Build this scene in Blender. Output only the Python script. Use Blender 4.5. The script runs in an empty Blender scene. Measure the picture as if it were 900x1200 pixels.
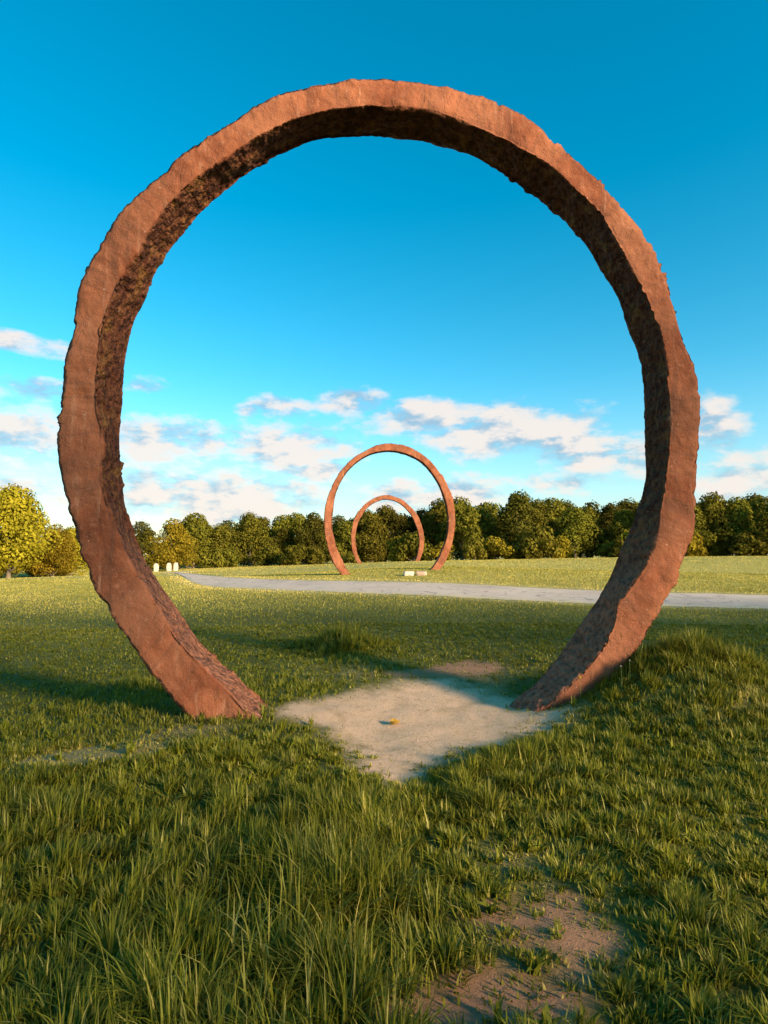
import bpy, math
import numpy as np
from mathutils import Vector

# ------------------------------------------------------------------ camera, sky, sun, exposure
SC = bpy.context.scene
COL = SC.collection
R = math.radians
CAM_Z = 1.6
FPX = 700.0                      # focal length in pixels of a 900 x 1200 frame
PITCH = math.atan(50 / FPX)
SUN_AZ = R(180 - 50)             # clockwise from +Y: behind the viewer, to the right
SUN_EL = R(18)

cam_d = bpy.data.cameras.new('camera')
cam = bpy.data.objects.new('camera', cam_d)
COL.objects.link(cam)
cam.location = (0, 0, CAM_Z)
cam.rotation_euler = (R(90) + PITCH, 0, 0)
cam_d.sensor_fit = 'VERTICAL'
cam_d.sensor_height = 36
cam_d.lens = FPX / 1200 * 36
cam_d.clip_start = 0.05
cam_d.clip_end = 6000
SC.camera = cam

SC.view_settings.view_transform = 'Standard'
SC.view_settings.look = 'None'
SC.view_settings.exposure = 1.22
SC.view_settings.gamma = 1
SC.view_settings.use_curve_mapping = False
SC.cycles.use_denoising = True
try:
    SC.cycles.denoiser = 'OPENIMAGEDENOISE'
except Exception:
    pass
SC.cycles.max_bounces = 8
SC.cycles.transparent_max_bounces = 8

sun_dir = Vector((math.sin(SUN_AZ) * math.cos(SUN_EL), math.cos(SUN_AZ) * math.cos(SUN_EL), math.sin(SUN_EL)))
sd = bpy.data.lights.new('sun', 'SUN')
sd.energy = 5.0
sd.angle = R(9)          # low sun through evening haze: soft-edged shadows
sd.color = (1.0, 0.80, 0.53)
so = bpy.data.objects.new('sun', sd)
COL.objects.link(so)
so.rotation_euler = (-sun_dir).to_track_quat('-Z', 'Y').to_euler()
so.location = sun_dir * 200


class NT:
    """small helper for node trees"""
    def __init__(self, tree):
        self.t = tree
        self.n = tree.nodes
        self.l = tree.links

    def put(self, sock, v):
        if hasattr(v, 'is_linked') or isinstance(v, bpy.types.NodeSocket):
            self.l.new(v, sock)
        elif isinstance(v, (tuple, list)) and len(v) == 3 and sock.type == 'RGBA':
            sock.default_value = (*v, 1)
        else:
            sock.default_value = v

    def node(self, typ, **kw):
        nd = self.n.new(typ)
        for k, v in kw.items():
            setattr(nd, k, v)
        return nd

    def math(self, op, a, b=None, c=None, clamp=False):
        nd = self.node('ShaderNodeMath', operation=op, use_clamp=clamp)
        self.put(nd.inputs[0], a)
        if b is not None:
            self.put(nd.inputs[1], b)
        if c is not None:
            self.put(nd.inputs[2], c)
        return nd.outputs[0]

    def mix(self, f, a, b, blend='MIX'):
        nd = self.node('ShaderNodeMix', data_type='RGBA', blend_type=blend)
        self.put(nd.inputs['Factor'], f)
        self.put(nd.inputs[6], a)
        self.put(nd.inputs[7], b)
        return nd.outputs[2]

    def noise(self, vec, scale, detail=4, rough=0.55, out=0, dist=0.0):
        nd = self.node('ShaderNodeTexNoise')
        if vec is not None:
            self.l.new(vec, nd.inputs['Vector'])
        nd.inputs['Scale'].default_value = scale
        nd.inputs['Detail'].default_value = detail
        nd.inputs['Roughness'].default_value = rough
        nd.inputs['Distortion'].default_value = dist
        return nd.outputs[out]

    def rng(self, v, a, b, c=0.0, d=1.0, smooth=True):
        nd = self.node('ShaderNodeMapRange', interpolation_type='SMOOTHSTEP' if smooth else 'LINEAR')
        self.put(nd.inputs[0], v)
        for i, q in enumerate((a, b, c, d)):
            nd.inputs[i + 1].default_value = q
        return nd.outputs[0]

    def attr(self, name, out='Fac'):
        nd = self.node('ShaderNodeAttribute', attribute_name=name)
        return nd.outputs[out]


def pix_ray(px, py):
    """unit direction of the ray through a point of the 900 x 1200 picture"""
    x, yu, f = (px - 450.0), (600.0 - py), FPX
    y = f * math.cos(PITCH) - yu * math.sin(PITCH)
    z = f * math.sin(PITCH) + yu * math.cos(PITCH)
    v = np.array([x, y, z])
    return v / np.linalg.norm(v)


def at(px, py, d):
    v = pix_ray(px, py)
    return np.array([0, 0, CAM_Z]) + v * (d / v[1])


# ---- world: Nishita sky with a band of fair-weather cloud near the horizon
W = bpy.data.worlds.new('World')
SC.world = W
W.use_nodes = True
w = NT(W.node_tree)
w.n.clear()
sky = w.node('ShaderNodeTexSky', sky_type='NISHITA')
sky.sun_disc = False
sky.sun_elevation = SUN_EL
sky.sun_rotation = SUN_AZ
sky.air_density = 1.0
sky.dust_density = 0.35
sky.ozone_density = 1.6
SKY_STRENGTH = 0.106
hsv = w.node('ShaderNodeHueSaturation')        # a saturated, slightly cyan evening sky
hsv.inputs['Hue'].default_value = 0.475
hsv.inputs['Saturation'].default_value = 1.54
w.l.new(sky.outputs[0], hsv.inputs['Color'])
sky_col = hsv.outputs[0]
tc = w.node('ShaderNodeTexCoord')
sep = w.node('ShaderNodeSeparateXYZ')
w.l.new(tc.outputs['Generated'], sep.inputs[0])
az = w.math('ARCTAN2', sep.outputs[0], sep.outputs[1])
el = w.math('ARCSINE', sep.outputs[2])
comb = w.node('ShaderNodeCombineXYZ')
w.put(comb.inputs[0], az)
w.put(comb.inputs[1], w.math('MULTIPLY', el, 2.1))
comb2 = w.node('ShaderNodeCombineXYZ')         # the same, looked up a little towards the light
w.put(comb2.inputs[0], w.math('ADD', az, 0.012))
w.put(comb2.inputs[1], w.math('MULTIPLY', w.math('ADD', el, 0.022), 2.1))
CLOUDS = [(38, 404, 62, 11, .8), (28, 455, 62, 13, .9), (20, 512, 105, 36, .8), (10, 572, 80, 20, .8),
          (200, 516, 95, 24, .95), (335, 524, 80, 27, 1.0), (328, 478, 36, 13, .9), (415, 472, 40, 15, .95),
          (500, 489, 80, 20, 1.0), (590, 506, 105, 30, 1.0), (668, 524, 60, 20, .8), (250, 584, 125, 34, 1.05),
          (378, 551, 34, 14, .9), (475, 583, 60, 20, .95), (548, 580, 50, 17, .95), (720, 534, 80, 24, .8),
          (838, 508, 40, 34, .8), (865, 556, 95, 32, .75), (640, 566, 110, 14, .6), (170, 452, 24, 9, .55),
          (295, 480, 18, 8, .7)]


def cloud_density(u, v, cv):
    n1 = w.noise(cv, 11.0, 7, 0.60)
    mx = None
    for (px, py, a, b, s) in CLOUDS:
        d = pix_ray(px, py)
        u0, v0 = math.atan2(d[0], d[1]), math.asin(d[2])
        d2 = pix_ray(px + a, py)
        d3 = pix_ray(px, py - b)
        du = abs(math.atan2(d2[0], d2[1]) - u0) * 1.25
        dv = abs(math.asin(d3[2]) - v0) * 1.3
        q = w.math('ADD', w.math('POWER', w.math('ABSOLUTE', w.math('DIVIDE', w.math('SUBTRACT', u, u0), du)), 2.0),
                   w.math('POWER', w.math('ABSOLUTE', w.math('DIVIDE', w.math('SUBTRACT', v, v0), dv)), 2.0))
        m = w.math('MULTIPLY', w.math('SUBTRACT', 1.0, q, clamp=False), s)
        mx = m if mx is None else w.math('MAXIMUM', mx, m)
    mx = w.math('MAXIMUM', mx, -1.8)
    # the same broken cloud carries on all round the horizon outside the frame
    big = w.noise(cv, 2.6, 3, 0.5)
    band = w.math('MULTIPLY', w.rng(v, 0.0, 0.07), w.rng(v, 0.33, 0.16))
    side = w.rng(w.math('ABSOLUTE', u), 0.62, 0.80)
    gen = w.math('SUBTRACT', w.math('MULTIPLY', w.math('MULTIPLY', band, side), w.math('MULTIPLY', big, 3.0)), 1.2)
    mx = w.math('MAXIMUM', mx, gen)
    return w.math('ADD', w.math('MULTIPLY', mx, 0.78), w.math('MULTIPLY', w.math('SUBTRACT', n1, 0.5), 2.8))


den = cloud_density(az, el, comb.outputs[0])
n_a = w.noise(comb.outputs[0], 11.0, 7, 0.60)
n_b = w.noise(comb2.outputs[0], 11.0, 7, 0.60)
alpha = w.rng(den, -0.05, 0.75)
lit = w.rng(w.math('MULTIPLY', w.math('SUBTRACT', n_a, n_b), 3.0), -0.42, 0.16)
cl_col = w.mix(lit, (0.16, 0.24, 0.31), (0.42, 0.375, 0.345))
sky_s = w.mix(1.0, sky_col, (SKY_STRENGTH,) * 3, 'MULTIPLY')
veil = w.math('MULTIPLY', w.rng(el, 0.30, 0.0), 0.50)       # thin pale air low down
sky_s = w.mix(veil, sky_s, (0.20, 0.295, 0.325))
out_c = w.mix(w.math('MULTIPLY', alpha, 0.92), sky_s, cl_col)
bg = w.node('ShaderNodeBackground')
w.l.new(out_c, bg.inputs[0])
bg.inputs[1].default_value = 1.0
wo = w.node('ShaderNodeOutputWorld')
w.l.new(bg.outputs[0], wo.inputs[0])

# ------------------------------------------------------------------ helpers
RNG = np.random.default_rng(7)


def _hash(i, j, k, seed):
    h = (i.astype(np.int64) * 374761393 + j.astype(np.int64) * 668265263 + k.astype(np.int64) * 2147483647 + seed * 1274126177)
    h = (h ^ (h >> 13)) * 1274126177
    h = h & 0x7fffffff
    h = (h ^ (h >> 16))
    return (h & 0xffff) / 65535.0


def vnoise(p, seed=0):
    p = np.asarray(p, float)
    f = np.floor(p)
    t = p - f
    t = t * t * (3 - 2 * t)
    i, j, k = f[..., 0].astype(int), f[..., 1].astype(int), f[..., 2].astype(int)
    r = 0
    for a in (0, 1):
        for b in (0, 1):
            for c in (0, 1):
                wgt = (t[..., 0] if a else 1 - t[..., 0]) * (t[..., 1] if b else 1 - t[..., 1]) * (t[..., 2] if c else 1 - t[..., 2])
                r = r + wgt * _hash(i + a, j + b, k + c, seed)
    return r * 2 - 1


def fbm(p, octs=4, seed=0, gain=0.5):
    r, a = 0, 1.0
    p = np.asarray(p, float)
    for o in range(octs):
        r = r + a * vnoise(p * (2.03 ** o) + o * 17.3, seed + o)
        a *= gain
    return r


def fbm2(x, y, s, octs=3, seed=0):
    return fbm(np.stack([x * s, y * s, np.full_like(x, 0.37)], -1), octs, seed)


def sstep(x, a, b):
    t = np.clip((x - a) / (b - a), 0, 1)
    return t * t * (3 - 2 * t)


def mesh_np(name, verts, faces, mats, parent=None, attrs=None, smooth=True, mat_idx=None):
    """faces: (n,3) or (n,4) int array, or a list of such arrays"""
    if not isinstance(faces, list):
        faces = [faces]
    me = bpy.data.meshes.new(name)
    verts = np.asarray(verts, np.float32)
    me.vertices.add(len(verts))
    me.vertices.foreach_set('co', verts.ravel())
    loops = np.concatenate([f.ravel() for f in faces]).astype(np.int32)
    sizes = np.concatenate([np.full(len(f), f.shape[1], np.int32) for f in faces])
    starts = np.concatenate([[0], np.cumsum(sizes)[:-1]]).astype(np.int32)
    me.loops.add(len(loops))
    me.loops.foreach_set('vertex_index', loops)
    me.polygons.add(len(sizes))
    me.polygons.foreach_set('loop_start', starts)
    me.polygons.foreach_set('loop_total', sizes)
    me.polygons.foreach_set('use_smooth', np.full(len(sizes), smooth, bool))
    if mat_idx is not None:
        me.polygons.foreach_set('material_index', np.asarray(mat_idx, np.int32))
    me.update(calc_edges=True)
    me.validate()
    for m in (mats if isinstance(mats, (list, tuple)) else [mats]):
        me.materials.append(m)
    for k, v in (attrs or {}).items():
        a = me.attributes.new(k, 'FLOAT', 'POINT')
        a.data.foreach_set('value', np.asarray(v, np.float32))
    o = bpy.data.objects.new(name, me)
    COL.objects.link(o)
    o.parent = parent
    return o


def tag(o, label=None, cat=None, group=None, kind=None):
    for k, v in (('label', label), ('category', cat), ('group', group), ('kind', kind)):
        if v:
            o[k] = v
    return o


def empty(name, loc, rz=0.0):
    o = bpy.data.objects.new(name, None)
    COL.objects.link(o)
    o.location = loc
    o.rotation_euler = (0, 0, rz)
    o.empty_display_size = 0.2
    return o


def copy_tree(o, parent=None):
    c = o.copy()
    COL.objects.link(c)
    c.parent = parent
    for ch in list(o.children):
        copy_tree(ch, c)
    return c


def grid_faces(nu, nv, wrap_v=False):
    i = np.arange(nu - 1)[:, None]
    j = np.arange(nv if wrap_v else nv - 1)[None, :]
    j2 = (j + 1) % nv
    a = i * nv + j
    b = i * nv + j2
    c = (i + 1) * nv + j2
    d = (i + 1) * nv + j
    return np.stack([a, b, c, d], -1).reshape(-1, 4)


def principled(name, rough=0.85, spec=0.25):
    m = bpy.data.materials.new(name)
    m.use_nodes = True
    t = NT(m.node_tree)
    p = t.n['Principled BSDF']
    p.inputs['Roughness'].default_value = rough
    p.inputs['Specular IOR Level'].default_value = spec
    return m, t, p


# ------------------------------------------------------------------ terrain
CTRL = []
for (px, py, d) in [(450, 697, 20), (450, 681, 25), (440, 672, 29), (480, 668, 29.6), (456, 660, 44), (456, 659, 53), (450, 738, 12),
                    (700, 708, 18), (700, 691, 22.5), (900, 714, 16.5), (900, 697, 20.5), (700, 658, 55), (900, 653, 60),
                    (850, 676, 30), (620, 664, 40), (230, 684, 29), (230, 672, 38), (100, 676, 60), (0, 678, 60), (-200, 678, 60),
                    (250, 668, 62), (100, 716, 18), (0, 716, 18), (0, 760, 10.5), (0, 862, 6), (-150, 862, 6), (1100, 700, 22), (330, 676, 40),
                    (340, 672, 34), (620, 745, 11), (900, 745, 11)]:
    CTRL.append(at(px, py, d))
for p in [(0, 0, 0), (-3, 0, 0), (3, 0, .06), (-1.5, 2, 0), (1.5, 2, 0), (-2, 4.3, .03), (2, 4.3, .08), (0, 5.4, -.02), (0, 7.5, 0), (-2, 5.9, .06),
          (1.4, 6.6, -.04), (0, -20, 0), (-25, -12, -.2), (25, -12, .3), (0, 110, .2), (-60, 110, -.6), (60, 110, 1.0), (4.6, 6.2, .30), (4.2, 4, .18)]:
    CTRL.append(np.array(p, float))
CTRL = np.array(CTRL)


def _tps(r2):
    return 0.5 * r2 * np.log(r2 + 1e-9)


_S = 20.0
_P = CTRL[:, :2] / _S
_n = len(_P)
_K = _tps(((_P[:, None] - _P[None]) ** 2).sum(-1)) + np.eye(_n) * 0.002
_A = np.zeros((_n + 3, _n + 3))
_A[:_n, :_n] = _K
_A[:_n, _n] = 1
_A[:_n, _n + 1:] = _P
_A[_n:, :_n] = _A[:_n, _n:].T
_w = np.linalg.solve(_A, np.concatenate([CTRL[:, 2], [0, 0, 0]]))


def terrain(x, y, bumps=True):
    x = np.asarray(x, float)
    y = np.asarray(y, float)
    cx, cy = x, y - 30
    rr = np.sqrt(cx * cx + cy * cy) + 1e-9
    lim = 95.0
    s = np.minimum(1, lim / rr)
    qx, qy = cx * s / _S, (cy * s + 30) / _S
    z = _w[_n] + _w[_n + 1] * qx + _w[_n + 2] * qy
    for i in range(_n):
        z = z + _w[i] * _tps((qx - _P[i, 0]) ** 2 + (qy - _P[i, 1]) ** 2)
    # turf banked up round the right-hand foot, and a worn hollow between the feet
    z = z + 0.50 * np.exp(-(((x - 2.95) / 0.9) ** 2 + ((y - 6.1) / 0.75) ** 2))
    z = z - 0.05 * np.exp(-((x / 1.1) ** 2 + ((y - 5.9) / 1.0) ** 2))
    if bumps:
        near = np.exp(-((x * x + (y - 4) ** 2) / 22.0 ** 2))
        z = z + near * (0.030 * fbm2(x, y, 0.9, 3, 3) + 0.010 * fbm2(x, y, 4.5, 3, 5))
    return z


def ground(px, py):
    """where the ray through a picture point meets the ground"""
    v = pix_ray(px, py)
    d = 1.6 / max(1e-3, -v[2] / v[1]) if v[2] < -0.01 else 60.0
    for _ in range(25):
        z = float(terrain(np.array([v[0] / v[1] * d]), np.array([d]), False)[0])
        d = 0.5 * d + 0.5 * (CAM_Z - z) / max(1e-3, -v[2] / v[1])
    return np.array([v[0] / v[1] * d, d])


def poly_sd(x, y, poly):
    """signed distance to a polygon, negative inside"""
    p = np.stack([x, y], -1)
    dist = np.full(x.shape, 1e9)
    inside = np.zeros(x.shape, bool)
    n = len(poly)
    for i in range(n):
        a, b = poly[i], poly[(i + 1) % n]
        e = b - a
        t = np.clip(((p - a) @ e) / (e @ e), 0, 1)
        dd = np.linalg.norm(p - (a + t[..., None] * e), axis=-1)
        dist = np.minimum(dist, dd)
        c = (a[1] > y) != (b[1] > y)
        xx = a[0] + (y - a[1]) / (b[1] - a[1] + 1e-12) * e[0]
        inside ^= c & (x < xx)
    return np.where(inside, -dist, dist)


DIRT = np.array([ground(*q) for q in [(326, 838), (352, 828), (400, 818), (440, 808), (475, 800), (520, 799), (565, 806), (600, 822), (625, 832),
                                      (670, 830), (655, 845), (600, 858), (555, 876), (520, 892), (468, 917), (440, 907), (415, 888), (410, 868), (378, 850)]])


def gauss(x, y, px, py, rx, ry, rot=0.0):
    c = ground(px, py)
    dx, dy = x - c[0], y - c[1]
    co, si = math.cos(rot), math.sin(rot)
    u, v = dx * co + dy * si, -dx * si + dy * co
    return np.exp(-((u / rx) ** 2 + (v / ry) ** 2))


def masks(x, y):
    """bare pale earth, reddish earth, dry thatch, grass length"""
    n1 = fbm2(x, y, 2.2, 4, 11)
    n2 = fbm2(x, y, 7.0, 3, 21)
    sd_ = poly_sd(x, y, DIRT)
    bare = 1 - sstep(sd_ + 0.15 * n1 + 0.12 * n2, -0.20, 0.24)
    red = np.clip(gauss(x, y, 548, 782, .55, .55) * 1.3 + gauss(x, y, 650, 1075, .42, .36) * .85 + gauss(x, y, 590, 1180, .42, .20) * 1.05
                  + gauss(x, y, 690, 1110, .2, .1) * .5 + gauss(x, y, 480, 791, .8, .3) * .7, 0, 1.2)
    red = sstep(red + 0.28 * n1 + 0.2 * n2, 0.35, 0.95)
    dry = np.clip(gauss(x, y, 110, 885, .75, .40, .3) * 1.3 + gauss(x, y, 230, 852, .5, .22) * .7 + gauss(x, y, 380, 790, .8, .5) * .45
                  + gauss(x, y, 600, 1010, .4, .25) * .55 + gauss(x, y, 660, 1120, .4, .25) * .65 + gauss(x, y, 560, 790, 1.1, .6) * .55
                  + gauss(x, y, 860, 830, .8, .5) * .22 + np.exp(-(sd_ / .22) ** 2) * .55, 0, 1)
    dry = sstep(dry + 0.35 * n1, 0.22, 1.0)
    # length
    base = 0.070 + 0.035 * fbm2(x, y, 0.8, 2, 31) + 0.030 * n1
    L = base
    L = L + gauss(x, y, 400, 1060, .42, .55) * 0.10 + gauss(x, y, 250, 1000, .5, .4) * .06 + gauss(x, y, 330, 1180, .5, .3) * .06
    L = L + gauss(x, y, 620, 900, .7, .3, .4) * .05 + gauss(x, y, 180, 1150, .5, .4) * .05
    L = L + gauss(x, y, 400, 757, .7, .7) * .16 + np.exp(-(((x - 2.9) / .9) ** 2 + ((y - 6.0) / .8) ** 2)) * .05 + np.exp(-(((x - 3.3) / .5) ** 2 + ((y - 6.6) / .6) ** 2)) * .10 + gauss(x, y, 165, 805, .25, .4) * .12
    track = np.clip(gauss(x, y, 640, 1110, .42, .5, .3) + gauss(x, y, 590, 1010, .3, .3), 0, 1)
    L = L * (1 - 0.72 * dry) * (1 - 0.45 * red) * (1 - .5 * track)
    lawn = sstep(-x, 1.8 + 0.15 * y, 2.8 + 0.3 * y) * sstep(y, 4.8, 6.5)           # mown lawn on the left
    far = sstep(y, 6.7, 9.0)
    short = np.maximum(lawn, far)
    tuft = np.clip(gauss(x, y, 400, 757, .8, .8) + gauss(x, y, 165, 805, .25, .4), 0, 1)
    L = L * (1 - short * (1 - tuft)) + (0.040 + 0.010 * n1) * short * (1 - tuft)
    L = L * (1 - .6 * np.exp(-(np.maximum(sd_, 0) / .30) ** 2))
    return bare, red, dry, np.clip(L, 0.02, 0.4)


# road edges (near, far) on the ground
RN = [(-19, 62), (-15.5, 45), (-9.1, 29), (-4.8, 23.8), (0, 20.2), (6.4, 17.9), (10.6, 16.5), (25, 11.5), (60, 2)]
RF = [(-22.5, 63), (-19.0, 49), (-11.9, 37.5), (-5.4, 29.2), (0, 25.0), (8.0, 22.3), (13.2, 20.5), (27, 15.8), (62, 6)]


def smooth_line(pts, n):
    pts = np.array(pts, float)
    out = []
    m = len(pts)
    for t in np.linspace(0, m - 1 - 1e-6, n):
        i = int(t)
        u = t - i
        p0, p1, p2, p3 = pts[max(i - 1, 0)], pts[i], pts[i + 1], pts[min(i + 2, m - 1)]
        out.append(0.5 * ((2 * p1) + (p2 - p0) * u + (2 * p0 - 5 * p1 + 4 * p2 - p3) * u * u + (3 * p1 - p0 - 3 * p2 + p3) * u ** 3))
    return np.array(out)


RNL, RFL = smooth_line(RN, 220), smooth_line(RF, 220)
ROADPOLY = np.concatenate([RNL[::6], RFL[::-6]])

# ground sheet
N = 440
s = np.linspace(-1, 1, N)
B = 7.5
A = 1.63
gx = A * np.sinh(B * s)
gy = 4.5 + A * np.sinh(B * s)
X, Y = np.meshgrid(gx, gy, indexing='ij')
Z = terrain(X, Y)
bare, red, dry, L = masks(X.ravel(), Y.ravel())
rd = poly_sd(X.ravel(), Y.ravel(), ROADPOLY)
verge = np.exp(-((rd - 0.15) / 0.4) ** 2)

gm, t, p = principled('ground_turf', 0.95, 0.1)
geo = t.node('ShaderNodeNewGeometry')
pos = geo.outputs['Position']
n_f = t.noise(pos, 55, 5, 0.7)
n_m = t.noise(pos, 3.0, 5, 0.6)
n_l = t.noise(pos, 0.22, 4, 0.55)
turf = t.mix(n_f, (0.050, 0.048, 0.010), (0.14, 0.13, 0.026))
turf = t.mix(t.rng(n_l, 0.35, 0.7), turf, (0.17, 0.15, 0.035))
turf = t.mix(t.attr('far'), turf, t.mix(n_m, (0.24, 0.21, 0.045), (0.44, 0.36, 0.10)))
thatch = t.mix(n_f, (0.15, 0.105, 0.040), (0.48, 0.35, 0.17))
redc = t.mix(t.math('MULTIPLY', n_m, n_f), (0.34, 0.15, 0.075), (0.58, 0.32, 0.19))
strawn = t.noise(pos, 130, 4, 0.75)
pale = t.mix(t.rng(strawn, 0.3, 0.7), (0.62, 0.36, 0.21), (0.82, 0.535, 0.35))
pale = t.mix(t.rng(n_m, 0.50, 0.72), pale, (0.55, 0.34, 0.20))
pale = t.mix(t.math('MULTIPLY', t.rng(t.noise(pos, 320, 3, 0.8), 0.56, 0.70), 0.55), pale, (0.26, 0.17, 0.10))
pale = t.mix(t.math('MULTIPLY', t.rng(t.noise(pos, 9, 5, 0.7), 0.55, 0.72), 0.75), pale, (0.44, 0.255, 0.14))
c = t.mix(t.attr('dry'), turf, thatch)
c = t.mix(t.attr('red'), c, redc)
c = t.mix(t.math('MULTIPLY', t.attr('verge'), 0.6), c, (0.36, 0.31, 0.16))
c = t.mix(t.attr('bare'), c, pale)
t.l.new(c, p.inputs['Base Color'])
bmp = t.node('ShaderNodeBump')
bmp.inputs['Strength'].default_value = 0.7
bmp.inputs['Distance'].default_value = 0.02
t.l.new(t.math('ADD', t.noise(pos, 40, 6, 0.7), t.math('MULTIPLY', strawn, 0.5)), bmp.inputs['Height'])
t.l.new(bmp.outputs[0], p.inputs['Normal'])

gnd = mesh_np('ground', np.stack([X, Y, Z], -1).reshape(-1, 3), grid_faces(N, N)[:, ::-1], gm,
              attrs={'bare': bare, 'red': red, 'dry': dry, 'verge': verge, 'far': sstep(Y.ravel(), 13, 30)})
tag(gnd, 'grassy parkland rising gently towards the woods', 'ground', kind='structure')

# road: pale asphalt path
rm, t, p = principled('road_asphalt', 0.9, 0.2)
geo = t.node('ShaderNodeNewGeometry')
pos = geo.outputs['Position']
c = t.mix(t.noise(pos, 60, 4, 0.7), (0.40, 0.31, 0.25), (0.57, 0.46, 0.38))
c = t.mix(t.rng(t.noise(pos, 0.7, 4, 0.6), 0.45, 0.7), c, (0.44, 0.34, 0.28))
cr = t.math('ABSOLUTE', t.math('SUBTRACT', t.noise(pos, 0.55, 3, 0.6, dist=0.6), 0.5))
c = t.mix(t.math('MULTIPLY', t.rng(cr, 0.012, 0.0), 0.7), c, (0.10, 0.085, 0.075))
c = t.mix(t.math('MULTIPLY', t.rng(t.noise(pos, 0.25, 4, 0.6), 0.5, 0.68), 0.5), c, (0.27, 0.22, 0.19))
c = t.mix(t.math('MULTIPLY', t.rng(t.attr('rim'), 0.55, 1.0), t.rng(t.noise(pos, 2.5, 4, 0.7), 0.35, 0.6)), c, (0.46, 0.37, 0.20))
t.l.new(c, p.inputs['Base Color'])
nc = 9
tt = np.linspace(0, 1, nc)
P2 = RNL[:, None] * (1 - tt[None, :, None]) + RFL[:, None] * tt[None, :, None]
wob = 0.12 * fbm2(P2[..., 0], P2[..., 1], 0.8, 3, 77)
P2[:, 0, 1] += wob[:, 0]
P2[:, -1, 1] += wob[:, -1]
zr = terrain(P2[..., 0], P2[..., 1]) + 0.025
zr[:, 0] -= 0.035
zr[:, -1] -= 0.035
road = mesh_np('road', np.concatenate([P2, zr[..., None]], -1).reshape(-1, 3), grid_faces(len(RNL), nc)[:, ::-1], rm, attrs={'rim': np.tile(np.abs(tt * 2 - 1), len(RNL))})
tag(road, 'pale asphalt path curving across the grass', 'road', kind='structure')

# ------------------------------------------------------------------ the rings
cm, t, p = principled('earth_cast_concrete', 0.92, 0.15)
tcn = t.node('ShaderNodeTexCoord')
oc = tcn.outputs['Object']
n1 = t.noise(oc, 2.2, 5, 0.6)
n2 = t.noise(oc, 14, 5, 0.65)
n3 = t.noise(oc, 70, 3, 0.6)
face = t.mix(t.rng(n1, 0.36, 0.64), (0.19, 0.055, 0.025), (0.31, 0.105, 0.050))
face = t.mix(t.math('MULTIPLY', t.rng(n2, 0.52, 0.75), 0.35), face, (0.42, 0.185, 0.100))
face = t.mix(t.math('MULTIPLY', t.rng(n2, 0.46, 0.28), 0.40), face, (0.24, 0.075, 0.036))
mp = t.node('ShaderNodeMapping')
mp.inputs['Scale'].default_value = (5.0, 5.0, 0.55)
t.l.new(oc, mp.inputs[0])
streak = t.noise(mp.outputs[0], 1.6, 4, 0.6)
face = t.mix(t.math('MULTIPLY', t.rng(streak, 0.54, 0.70), 0.6), face, (0.12, 0.050, 0.030))
pale_s = t.noise(mp.outputs[0], 2.7, 5, 0.65)
face = t.mix(t.math('MULTIPLY', t.rng(pale_s, 0.57, 0.72), 0.45), face, (0.46, 0.245, 0.150))
face = t.mix(t.math('MULTIPLY', t.rng(t.noise(oc, 0.9, 4, 0.6), 0.50, 0.68), 0.5), face, (0.15, 0.048, 0.026))
# rough sides where the earth mould left its clods
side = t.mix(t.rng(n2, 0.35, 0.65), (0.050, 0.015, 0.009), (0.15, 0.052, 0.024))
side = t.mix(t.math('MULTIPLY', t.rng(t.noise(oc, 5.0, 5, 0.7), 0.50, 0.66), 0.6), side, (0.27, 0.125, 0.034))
side = t.mix(t.math('MULTIPLY', t.attr('low'), t.rng(n2, 0.15, 0.75)), side, (0.42, 0.165, 0.095))  # lower sides coloured paler, painting in light bounced up from the ground
vor = t.node('ShaderNodeTexVoronoi')
vor.inputs['Scale'].default_value = 26
t.l.new(oc, vor.inputs['Vector'])
pits = t.rng(vor.outputs['Distance'], 0.05, 0.17)
chips = t.math('MULTIPLY', t.rng(t.noise(oc, 33, 3, 0.6), 0.69, 0.74), 0.8)
arc = t.node('ShaderNodeCombineXYZ')
t.put(arc.inputs[0], t.attr('arc'))
joint = t.noise(arc.outputs[0], 0.85, 2, 0.6)
face = t.mix(t.math('MULTIPLY', t.rng(t.math('ABSOLUTE', t.math('SUBTRACT', joint, 0.5)), 0.010, 0.0), t.math('MULTIPLY', n2, 0.75)), face, (0.13, 0.055, 0.034))
face = t.mix(t.math('MULTIPLY', t.rng(joint, 0.42, 0.62), 0.35), face, (0.36, 0.150, 0.080))
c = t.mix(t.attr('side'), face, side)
c = t.mix(chips, c, (0.55, 0.38, 0.29))
hole = t.rng(t.noise(oc, 21, 2, 0.5), 0.245, 0.215)
c = t.mix(t.math('MULTIPLY', hole, 0.85), c, (0.05, 0.022, 0.015))
grit = t.rng(t.noise(oc, 150, 2, 0.6), 0.62, 0.74)
c = t.mix(t.math('MULTIPLY', grit, 0.30), c, (0.50, 0.30, 0.20))
t.l.new(c, p.inputs['Base Color'])
b1 = t.node('ShaderNodeBump')
b1.inputs['Strength'].default_value = 0.9
b1.inputs['Distance'].default_value = 0.02
hh = t.math('ADD', t.math('MULTIPLY', n2, 1.0), t.math('MULTIPLY', n3, 0.35))
hh = t.math('ADD', hh, t.math('MULTIPLY', pits, 0.18))
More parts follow.
